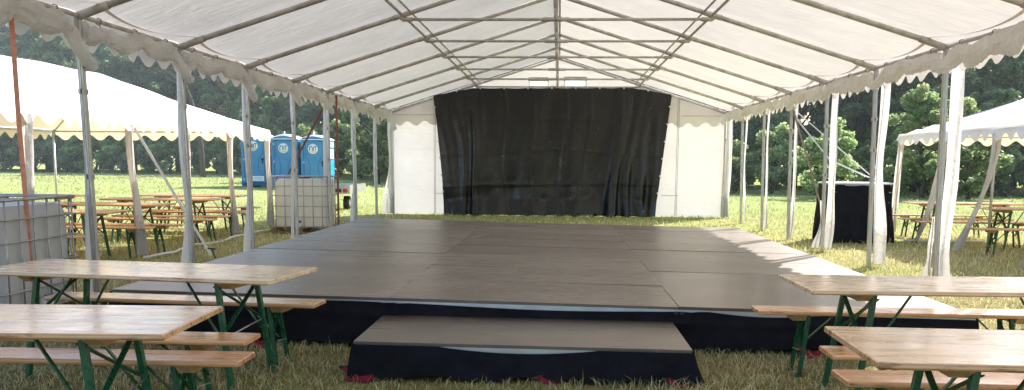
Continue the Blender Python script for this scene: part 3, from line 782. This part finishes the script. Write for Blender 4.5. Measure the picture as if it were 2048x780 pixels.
    b.build('logo_mark',M['ink'],dc)
    b=MB(); stroke(b,[(cx-.03,cz-.125),(cx+.12,cz-.125)],.018,y2); b.build('logo_line',M['inkblue'],dc)
    b=MB(); b.box((.09,F_-.016,.34),(.66,.008,.20)); lb=b.build('sticker',M['whitep'],d)
    b=MB(); y3=F_-.0225
    stroke(b,[(-.19,.29),(-.19,.36),(-.165,.385),(-.14,.36),(-.14,.29)],.014,y3); stroke(b,[(-.115,.29),(-.115,.36),(-.09,.385),(-.05,.39)],.014,y3); stroke(b,[(-.075,.385),(-.075,.29)],.012,y3-.001)
    for i in range(9): stroke(b,[(.0+i*.042,.365),(.028+i*.042,.365)],.03,y3)
    b.build('sticker_mark',M['ink'],lb)
    b=MB(); 
    for i in range(10): stroke(b,[(.0+i*.038,.305),(.026+i*.038,.305)],.02,y3)
    b.build('sticker_line',M['inkblue'],lb)
    return t
wc=make_wc('blue portable toilet on the right of the three, its side panel showing')
WCY=40.
wc.location=(-11.0,WCY,ground_z(-11,WCY)-.02); wc.scale=(1.06,1.06,1.06)
for i,(x,l) in enumerate(((-12.38,'blue portable toilet in the middle of the three'),(-13.78,'blue portable toilet on the left of the three, partly behind the tent corner'))):
    c=dup(wc,(x,WCY+.05,ground_z(x,WCY)-.04+.06*i),D(1),l,'blue portable toilets')

# ------------------------------------------------------------------ neighbouring party tents
def party_tent(x0,x1,y0,y1,legs_near,side,label,lean,eave=2.2,ridge=3.2):
    t=thing('party_tent',((x0+x1)/2,(y0+y1)/2,0),label,'tent'); c=t.location.copy()
    def L(p): return (p[0]-c.x,p[1]-c.y,p[2])
    xm=(x0+x1)/2; h=(x1-x0)/2
    def rzt(x,y):
        d=min(x-x0,x1-x,y-y0,y1-y); return eave+(ridge-eave)*max(0,d)/h
    b=MB()
    nx_,ny_=24,56
    def fn(u,v):
        x=x0+u*(x1-x0); 
        # vertex rows packed so the hip folds stay sharp
        y=y0+v*(y1-y0); z=rzt(x,y); d=min(x-x0,x1-x,y-y0,y1-y)/h
        z-=.05*sin(pi*min(1,max(0,d)))*(.5-.5*cos(2*pi*(y-y0)/2.4))
        return L((x,y,z+.01*sin(7*x+3*y)))
    b.grid(20,48,fn); b.build('roof',M['tent'],t)
    def val(P0,P1,nrm):
        P0=Vector(P0);P1=Vector(P1); ln=(P1-P0).length
        def fv(u,v):
            p=P0.lerp(P1,u); s=u*ln; dep=.25-.12*(.5+.5*cos(2*pi*s/.42))**1.3
            o=Vector(nrm)*(.02+.03*v*sin(6*s)+.03*v)
            return L((p.x+o.x,p.y+o.y,eave-dep*v+.005))
        b=MB(); b.grid(int(ln*22),3,fv); b.build('valance',M['tent'],t)
    val((x0,y0,0),(x0,y1,0),(-1,0,0)); val((x1,y0,0),(x1,y1,0),(1,0,0)); val((x0,y0,0),(x1,y0,0),(0,-1,0)); val((x0,y1,0),(x1,y1,0),(0,1,0))
    b=MB()
    for p,q in(((x0,y0),(x0,y1)),((x1,y0),(x1,y1)),((x0,y0),(x1,y0)),((x0,y1),(x1,y1))): b.tube([L((p[0],p[1],eave-.05)),L((q[0],q[1],eave-.05))],.02,6)
    b.build('eave_rail',M['alu'],t)
    b=MB(); b.tube([L((xm,y0+h,ridge-.04)),L((xm,y1-h,ridge-.04))],.02,6); b.build('ridge_pole',M['alu'],t)
    for (px,py) in((x0,y0),(x1,y0),(x0,y1),(x1,y1)):
        b=MB(); b.tube([L((px,py,eave-.05)),L((xm,y0+h if py==y0 else y1-h,ridge-.05))],.018,6); b.build('rafter',M['alu'],t)
    for sx,x in((0,x0),(1,x1)):
        for i,y in enumerate(legs_near):
            gz=ground_z(x,y)
            b=MB(); b.tube([L((x,y,gz)),L((x,y,eave-.05))],.024,8); b.build('leg',M['alu'],t)
            rr=random.Random(i*7+sx+int(x*10)); ph=rr.random()*6
            near=(side>0 and sx==1) or (side<0 and sx==0)
            if near:
                lx=lean[i%len(lean)]
                def fc(u,v,x=x,y=y,ph=ph,lx=lx):
                    wd=.15*(1+.35*sin(5*v+ph)*v)*(1-.25*sin(pi*v))
                    return L((x+lx*v**1.6+(u-.5)*wd,y-.05+.04*sin(7*u+ph+6*v)-.15*lx*v*v,eave-.12+(gz+.06-eave+.12)*v))
                b=MB(); b.grid(6,28,fc); b.build('gathered_wall',M['cloth'],t)
    return t
party_tent(-11.5,-6.5,7.9,19.75,[8.2,10.65,13.3,15.3,17.4,19.7],1,'white party tent on the left with scalloped edge over rows of beer tables',[0.0,.05,.12,.08,.06,.02])
party_tent(7.55,12.55,8.1,19.9,[8.2,10.6,13.3,15.6,17.6,19.85],-1,'white party tent on the right with windblown leg curtains over beer tables',[0.,-.1,-.55,-.5,-.42,-.1])

# ------------------------------------------------------------------ straps, ropes, stake
def ribbon(name,pts,wd,mat,label,cat,wdir=None,sag=0,thick=.004,group=None):
    pts=[Vector(p) for p in pts]
    if len(pts)==2: pts=[pts[0].lerp(pts[1],i/16)-Vector((0,0,sag*4*(i/16)*(1-i/16))) for i in range(17)]
    b=MB(); n=len(pts); vs=[]
    for i,p in enumerate(pts):
        t=(pts[min(i+1,n-1)]-pts[max(0,i-1)]).normalized(); wv_=Vector(wdir) if wdir else t.cross(Vector((0,1,0)))
        wv_=(wv_-t*wv_.dot(t)).normalized(); nn=t.cross(wv_)
        for a,c in((-1,-1),(1,-1),(1,1),(-1,1)): vs.append(p+wv_*wd/2*a+nn*thick/2*c)
    fs=[(0,1,2,3),tuple((n-1)*4+k for k in(3,2,1,0))]
    for i in range(n-1):
        for k in range(4): fs.append((i*4+k,(i+1)*4+k,(i+1)*4+(k+1)%4,i*4+(k+1)%4))
    b.add(vs,fs); o=b.build(name,M[mat]); tag(o,label,cat,group); return o
def rope(name,pts,r_,mat,label,cat,sag=0):
    pts=[Vector(p) for p in pts]
    if len(pts)==2: pts=[pts[0].lerp(pts[1],i/20)-Vector((0,0,sag*4*(i/20)*(1-i/20))) for i in range(21)]
    b=MB(); b.tube(pts,r_,6); o=b.build(name,M[mat]); tag(o,label,cat); return o
ribbon('lashing_strap',[(-4.70,7.60,2.95),(-4.70,7.61,1.9),(-4.69,7.62,1.2),(-4.70,7.66,.12)],.04,'orange','orange lashing strap hanging from the eave in front of the grey tank','strap',wdir=(1,.3,0))
ribbon('lashing_strap',[(-4.76,18.15,2.70),(-5.72,18.62,1.24)],.05,'brown','dark red diagonal lashing strap running down to the cream tank','strap',wdir=(.7,0,.7))
ribbon('lashing_strap',[(-4.62,18.5,2.9),(-4.63,18.55,.15)],.045,'brown','brown upright lashing strap beside the cream tank','strap',wdir=(1,.3,0))
ribbon('lashing_strap',[(4.74,18.1,2.62),(5.24,17.30,.5)],.035,'tanweb','tan lashing strap slanting down to the black draped tank','strap',wdir=(1,0,.2))
ribbon('guy_strap',[(4.76,18.15,2.58),(4.90,18.1,2.34),(5.5,18.0,1.62),(6.2,17.95,1.31),(6.42,17.95,1.24)],.03,'whiteweb','white sagging strap from the right eave to the draped tank top','strap',wdir=(.5,0,.8))
rope('guy_rope',[(4.72,18.2,2.68),(6.55,18.35,1.22)],.010,'whiteweb','straight pale guy rope from the right eave to the draped tank','rope')
ribbon('guy_strap',[(-6.5,13.3,2.1),(-5.31,13.28,.06)],.042,'whiteweb','pale strap slanting from the left white tent to a ground stake','strap',wdir=(.8,0,.6))
b=MB(); b.tube([(-5.22,13.27,-.05),(-5.30,13.28,.16)],.012,8); b.tube([(-5.36,13.28,.165),(-5.24,13.28,.155)],.012,8); tag(b.build('ground_stake',M['dark']),'dark steel ground stake in the grass beside the stage edge','stake')
rope('ground_rope',[(-6.2+.08*sin(i*1.3),12.9+i*.5,.045+.015*sin(i*2.)) for i in range(14)],.022,'whiteweb','white rope lying on the grass along the left white tent','rope')
rope('ground_rope',[(6.95+i*.22,17.75+.03*sin(i*1.7),.05) for i in range(8)],.02,'whiteweb','white rope lying on the grass along the right white tent','rope')
# small utility trailer behind the cream tank
tr=thing('utility_trailer',(-6.8,27.0,ground_z(-6.8,27)),'small grey utility trailer mostly hidden behind the cream tank','trailer')
b=MB(); b.box((0,0,.55),(1.3,2.2,.06)); b.box((0,-1.09,.68),(1.3,.03,.22)); b.box((0,1.09,.68),(1.3,.03,.22)); b.box((-.64,0,.68),(.03,2.14,.22)); b.box((.64,0,.68),(.03,2.14,.22)); b.build('body',M['galv'],tr)
for s in(-1,1):
    b=MB(); b.tube([(s*.20,.1,.21),(s*.36,.1,.21)],.21,20); wh=b.build('wheel',M['tire'],tr); b=MB(); b.disc((s*.36,.1,.21),.12,14,(s,0,0),.01); b.build('rim',M['galv'],wh)
    b=MB(); b.box((s*.52,-1.12,.62),(.13,.04,.11),bev=.01); b.build('tail_light',M['lamp'],tr)
b=MB(); b.box((.0,-1.12,.62),(.8,.02,.10)); b.build('number_plate_bar',M['dark'],tr)
b=MB(); b.bar((0,1.1,.52),(0,2.3,.48),.06); b.tube([(0,2.0,0),(0,2.0,.6)],.025,8); b.build('drawbar',M['galv'],tr)

# ------------------------------------------------------------------ trees
def leaf_mesh(name,centres,radii,per,size,pal,rng,gravity=.1):
    P=[];C=[]
    for c,rd in zip(centres,radii):
        n=int(per*(rd**2)); d=rng.normal(size=(n,3)); d/=np.linalg.norm(d,axis=1)[:,None]
        q=rng.random(n)**.45
        p=np.array(c)+d*q[:,None]*rd*np.array([1,1,.8]); P.append(p)
        base=np.array(pal[rng.integers(len(pal))]); sh=.72+.42*q*(.6+.4*(d[:,2]*.5+.5))  # painted shade: tint darkens towards each clump's centre and underside
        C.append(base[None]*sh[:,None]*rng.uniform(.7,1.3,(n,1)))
    P=np.concatenate(P);C=np.concatenate(C);n=len(P)
    a=rng.normal(size=(n,3)); a[:,2]*=.6; a/=np.linalg.norm(a,axis=1)[:,None]
    t=rng.normal(size=(n,3)); b_=np.cross(a,t); b_/=np.linalg.norm(b_,axis=1)[:,None]
    s=size*rng.uniform(.6,1.35,(n,1)); wv_=b_*s*.36; lv_=a*s*.6
    V=np.stack([P-lv_,P+wv_,P+lv_,P-wv_],1).reshape(-1,3)
    me=bpy.data.meshes.new(name); me.vertices.add(4*n); me.loops.add(4*n); me.polygons.add(n)
    me.vertices.foreach_set('co',V.astype(np.float32).ravel()); me.loops.foreach_set('vertex_index',np.arange(4*n,dtype=np.int32))
    me.polygons.foreach_set('loop_start',np.arange(0,4*n,4,dtype=np.int32)); me.update()
    at=me.attributes.new('tint','FLOAT_COLOR','POINT'); cc=np.ones((4*n,4),np.float32); cc[:,:3]=np.repeat(C,4,0); at.data.foreach_set('color',cc.ravel())
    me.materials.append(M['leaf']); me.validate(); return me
def make_tree(kind,H,Wd,pal,seed,low=.12,label='',cat='tree',per=900,size=.205,name='tree'):
    rng=np.random.default_rng(seed); t=thing(name,(0,0,0),label,cat)
    # limbs
    b=MB(); n=9; tr_=.018*H+.04
    trunk=[(.10*sin(i*1.1+seed)*i/3,.10*cos(i*1.7+seed)*i/3,H*.8*i/n) for i in range(n+1)]
    b.tube(trunk,[tr_*(1-.085*i) for i in range(n+1)],8)
    cs=[];rs=[]
    nb=int(15*H/8)+8
    for i in range(nb):
        h=H*(low+.05)+(H*.88-H*low)*((i+.5)/nb); f=(h/H-low)/(1-low); rad=Wd*(.55+.75*sin(pi*min(1,f*.86+.1)))*rng.uniform(.55,1.05)*.62
        an=i*2.4+rng.uniform(-.5,.5); base=np.array(trunk[min(n,max(1,int(h/H*n*.95)))]); tip=np.array([cos(an)*rad,sin(an)*rad,h+rng.uniform(0,.6)])
        st_=np.array([base[0],base[1],max(.2,h-rad*.5)]); mid=(st_+tip)/2+np.array([0,0,.15])
        b.tube([st_,mid,tip],[tr_*.35,tr_*.22,tr_*.08],5)
        for k in range(3):
            c=tip+rng.normal(size=3)*np.array([.5,.5,.4])*Wd*.22-np.array([cos(an),sin(an),0])*rad*.28*k
            cs.append(c); rs.append(rng.uniform(.42,.85)*Wd*.26)
    cs.append(np.array([0,0,H*.93])); rs.append(Wd*.22); cs.append(np.array([.2,0,H*.82])); rs.append(Wd*.3)
    b.build('trunk',M['bark'],t)
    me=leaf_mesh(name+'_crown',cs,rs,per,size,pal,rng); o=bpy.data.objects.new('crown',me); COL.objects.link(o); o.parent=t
    return t
PD_=[(.24,.33,.165),(.28,.38,.18),(.32,.42,.19)]; PM=[(.26,.35,.15),(.31,.40,.165),(.35,.44,.19)]; PL=[(.27,.34,.14),(.32,.385,.16),(.37,.42,.19)]
kinds={
 'oak':make_tree('oak',10.5,3.6,PD_+PM[:1],3,.1,'x'),
 'dense':make_tree('dense',9.5,3.1,PD_,5,.06,'x'),
 'bright':make_tree('bright',8.,3.0,PM,8,.05,'x'),
 'pale':make_tree('pale',7.,2.7,PL+PM,12,.04,'x',per=760),
 'shrub':make_tree('shrub',3.4,2.0,PM+PL[:1],21,.02,'x','shrub',per=950,size=.16,name='shrub'),
 'hedge':make_tree('hedge',2.7,1.9,PM[:2]+PD_[1:],25,.02,'x','shrub',per=950,size=.16,name='shrub')}
used=set()
def plant(kind,x,y,label,group,s=1.,cat=None,zs=1.):
    o=kinds[kind]; rz_=random.random()*6.28
    if kind not in used:
        used.add(kind); o.rotation_euler=(0,0,rz_); o['label']=label; o['group']=group
    else: o=dup(o,(0,0,0),rz_,label,group)
    o.location=(x,y,ground_z(x,y)-.1); o.scale=(s,s,s*zs)
    if cat: o['category']=cat
    return o
TL=[(-62,76),(-45,74),(-26.7,69),(-12,56),(-3,50),(9.6,46),(23,45),(60,48)]
def tline(x): return float(np.interp(x,[p[0] for p in TL],[p[1] for p in TL]))
rt=random.Random(4)
LBL={'oak':'tall dark tree','dense':'dense dark green tree','bright':'mid green leafy tree','pale':'pale sunlit leafy tree'}
def zone(x): return ('left','in the woodland beyond the left tent') if x<-19 else (('centre','beyond the toilets and back wall') if x<8 else ('right','in the woodland right of the stage'))
x=-60.
while x<58:
    y=tline(x); zn,zt=zone(x); sc=1.25 if x<-19 else (1.0 if x<8 else .95)
    k=rt.choice(['bright','oak','bright','pale','dense'] if x<8 else ['dense','oak','dense','dense','bright'])
    plant(k,x+rt.uniform(-1,1),y+7+rt.uniform(-1.5,2),LBL[k]+' '+zt,'woodland trees '+zn+' '+k,sc*rt.uniform(.85,1.08))
    k=rt.choice(['dense','oak']); plant(k,x+2+rt.uniform(-1,1),y+13+rt.uniform(-1,3),'tall '+LBL[k].replace('tall ','').replace(' leafy','')+' in the rear row '+zt,'rear woodland trees '+zn+' '+k,sc*rt.uniform(1.15,1.35))
    if True: plant('dense',x+rt.uniform(-1,1),y+20,'dark tree farthest back '+zt,'farthest woodland trees '+zn,sc*rt.uniform(1.35,1.55))
    if x>-2 and rt.random()<.65 or x<=-2:
        k=rt.choice(['dense','dense','bright'] if x>-2 else ['pale','bright','pale','bright','dense']); plant(k,x+1.3+rt.uniform(-1,1),y+2.8+rt.uniform(-.7,.7),'lower '+LBL[k].replace('tall ','')+' at the front edge '+zt,'front woodland trees '+zn+' '+k,sc*rt.uniform(.5,.72))
    x+=4.1*sc
x=-60.
while x<50:
    y=tline(x); zn,zt=zone(x); sc=1.25 if x<-19 else 1.
    k=rt.choice(['shrub','hedge']); plant(k,x,y+rt.uniform(-.6,1.0),('light green leafy shrub ' if k=='shrub' else 'low dark green shrub ')+'in the hedge line '+zt,'hedge shrubs '+zn+' '+k,sc*rt.uniform(.75,1.15))
    x+=1.9*sc
# a few brighter young trees standing out on the right and by the back wall
plant('pale',17.2,42.5,'young pale green tree showing above the right white tent','single trees',.72)
plant('pale',-8.2,48.5,'round bright green bush beside the left end of the back wall','single trees',.78)
plant('bright',-10.3,50.,'mid green tree right beside the portable toilets','single trees',.85)
plant('shrub',12.4,40.5,'bright green shrub behind the black draped tank','single shrubs',.95)
plant('shrub',18.9,41.5,'bright green shrub seen under the right white tent','single shrubs',1.15)

# bare leaning tree between the left tent and the toilets
bt=thing('bare_tree',(-22.6,57,ground_z(-22.6,57)),'leaning bare branched tree above the right end of the left tent','tree')
rb=random.Random(3); b=MB()
tk=[(-.8,0,0),(-.9,.1,2.2),(-1.2,0,4.4),(-1.9,0,6.4),(-2.4,.1,8.2)]; b.tube(tk,[.2,.17,.14,.09,.04],8); b.build('trunk',M['bark'],bt)
for i in range(26):
    t=rb.uniform(1.2,3.9); k=int(t); p=Vector(tk[k]).lerp(Vector(tk[k+1]),t-k); sd=rb.choice([-1,1,1]); ln=rb.uniform(.9,2.6)
    q=p+Vector((sd*ln*.7,rb.uniform(-.6,.6),ln*rb.uniform(.1,.6))); e=q+Vector((sd*ln*.6,rb.uniform(-.4,.4),-ln*rb.uniform(.0,.5)))
    b=MB(); b.tube([p,p.lerp(q,.5)+Vector((0,0,.12)),q,e],[.05,.04,.028,.012],5)
    for j in range(2): f=q.lerp(e,rb.random()); b.tube([f,f+Vector((rb.uniform(-.6,.6),rb.uniform(-.3,.3),rb.uniform(-.7,.5)))],[.018,.008],4)
    b.build('branch',M['bark'],bt)

# thin sunlit summer haze over the far meadow and the wood
hm,hnt,hout=newmat('haze'); hv=hnt.nodes.new('ShaderNodeVolumeScatter'); hv.inputs['Color'].default_value=(.86,.95,1,1); hv.inputs['Density'].default_value=.0016; hv.inputs['Anisotropy'].default_value=.25
hnt.links.new(hv.outputs[0],hout.inputs['Volume'])
b=MB(); b.box((0,82,8),(220,96,15.5)); hz=b.build('haze',hm,kind='structure')

# ------------------------------------------------------------------ grass
def grass():
    rng=np.random.default_rng(11); V=[];Fq=[];Ft=[];Cc=[]
    def okmask(x,y):
        m=~((x>xl-.03)&(x<xr+.03)&(y>SY-.03)&(y<SY+8*PD+.02))
        m&=~((x>EX-PW/2-.03)&(x<EX+PW/2+.03)&(y>EY-.02)&(y<EY+PD))
        m&=~((x>-5.9)&(x<-4.78)&(y>7.2)&(y<8.4)); m&=~((x>-5.9)&(x<-4.75)&(y>18.05)&(y<19.05)); m&=~((x>5.2)&(x<6.6)&(y>17.4)&(y<18.5))
        return m
    pts=[]
    for (y0,y1,dens,h0,h1,w0,w1,lean) in((2.3,9.,3000,.02,.075,.004,.0075,.75),(9.,16.,420,.045,.11,.008,.013,.6),(16.,30.,150,.04,.10,.014,.024,.8),(30.,66.,16,.04,.10,.03,.06,.9)):
        A=(y1-y0)*(.64*(y0+y1)+2.4); n=int(A*dens)
        # sample y with density proportional to width
        y=np.sqrt(rng.random(n)*(y1**2-y0**2)+y0**2); x=(rng.random(n)*2-1)*(.64*y+1.2)
        m=okmask(x,y); x,y=x[m],y[m]; n=len(x)
        # tufting
        cl=np.sin(x*7.3+2*np.sin(y*3.1))*np.sin(y*6.1+2*np.sin(x*2.7)); keep=rng.random(n)<(.62+.38*cl); x,y=x[keep],y[keep]; n=len(x)
        h=rng.uniform(h0,h1,n)*(1+.3*np.sin(x*1.9)*np.sin(y*1.3)); wd=rng.uniform(w0,w1,n); an=rng.random(n)*2*pi; ln=h*rng.uniform(0,lean*2,n)
        long=rng.random(n)<.006; h=np.where(long,h*rng.uniform(1.6,2.6,n),h)
        flat=rng.random(n)<.34; ln=np.where(flat,h*2.2,ln); h=np.where(flat,h*.35,h)
        g=np.clip(.33+.38*np.sin(x*.9+1.3*np.sin(y*.7))*np.sin(y*.8+x*.3)+rng.normal(0,.28,n)+np.clip((y-10)/35,0,.45),0,1)
        zz=np.array([ground_z(a,b_) for a,b_ in zip(x,y)])
        pts.append((x,y,zz,h,wd,an,ln,g))
    x,y,z,h,wd,an,ln,g=[np.concatenate(q) for q in zip(*pts)]; n=len(x)
    dx,dy=np.cos(an),np.sin(an); fa=rng.random(n)*2*pi; px,py=np.cos(fa)*wd/2,np.sin(fa)*wd/2
    def st(a,b_,c): return np.stack([a,b_,c],1)
    v0=st(x-px,y-py,z); v1=st(x+px,y+py,z)
    mx_,my_=x+dx*ln*.3,y+dy*ln*.3; v2=st(mx_+px*.75,my_+py*.75,z+h*.6); v3=st(mx_-px*.75,my_-py*.75,z+h*.6); v4=st(x+dx*ln,y+dy*ln,z+h)
    V=np.stack([v0,v1,v2,v3,v4],1).reshape(-1,3)
    b0=np.arange(n)*5; q=np.stack([b0,b0+1,b0+2,b0+3],1); t=np.stack([b0+3,b0+2,b0+4],1)
    loops=np.concatenate([q.ravel(),t.ravel()]); starts=np.concatenate([np.arange(n)*4,4*n+np.arange(n)*3])
    me=bpy.data.meshes.new('grass'); me.vertices.add(5*n); me.loops.add(len(loops)); me.polygons.add(2*n)
    me.vertices.foreach_set('co',V.astype(np.float32).ravel()); me.loops.foreach_set('vertex_index',loops.astype(np.int32)); me.polygons.foreach_set('loop_start',starts.astype(np.int32)); me.update()
    straw=np.array([.80,.67,.40]); green=np.array([.40,.46,.15]); col=straw*(1-g[:,None])+green*g[:,None]; col=np.clip(col*rng.uniform(.5,1.35,(n,1)),0,.92)
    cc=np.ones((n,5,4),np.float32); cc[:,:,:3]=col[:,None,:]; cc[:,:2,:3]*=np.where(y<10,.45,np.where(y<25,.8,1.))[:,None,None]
    at=me.attributes.new('tint','FLOAT_COLOR','POINT'); at.data.foreach_set('color',cc.ravel())
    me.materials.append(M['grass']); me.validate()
    o=bpy.data.objects.new('grass',me); COL.objects.link(o); tag(o,'short mown straw coloured grass covering the meadow','grass',kind='stuff'); print('blades',n)
grass()
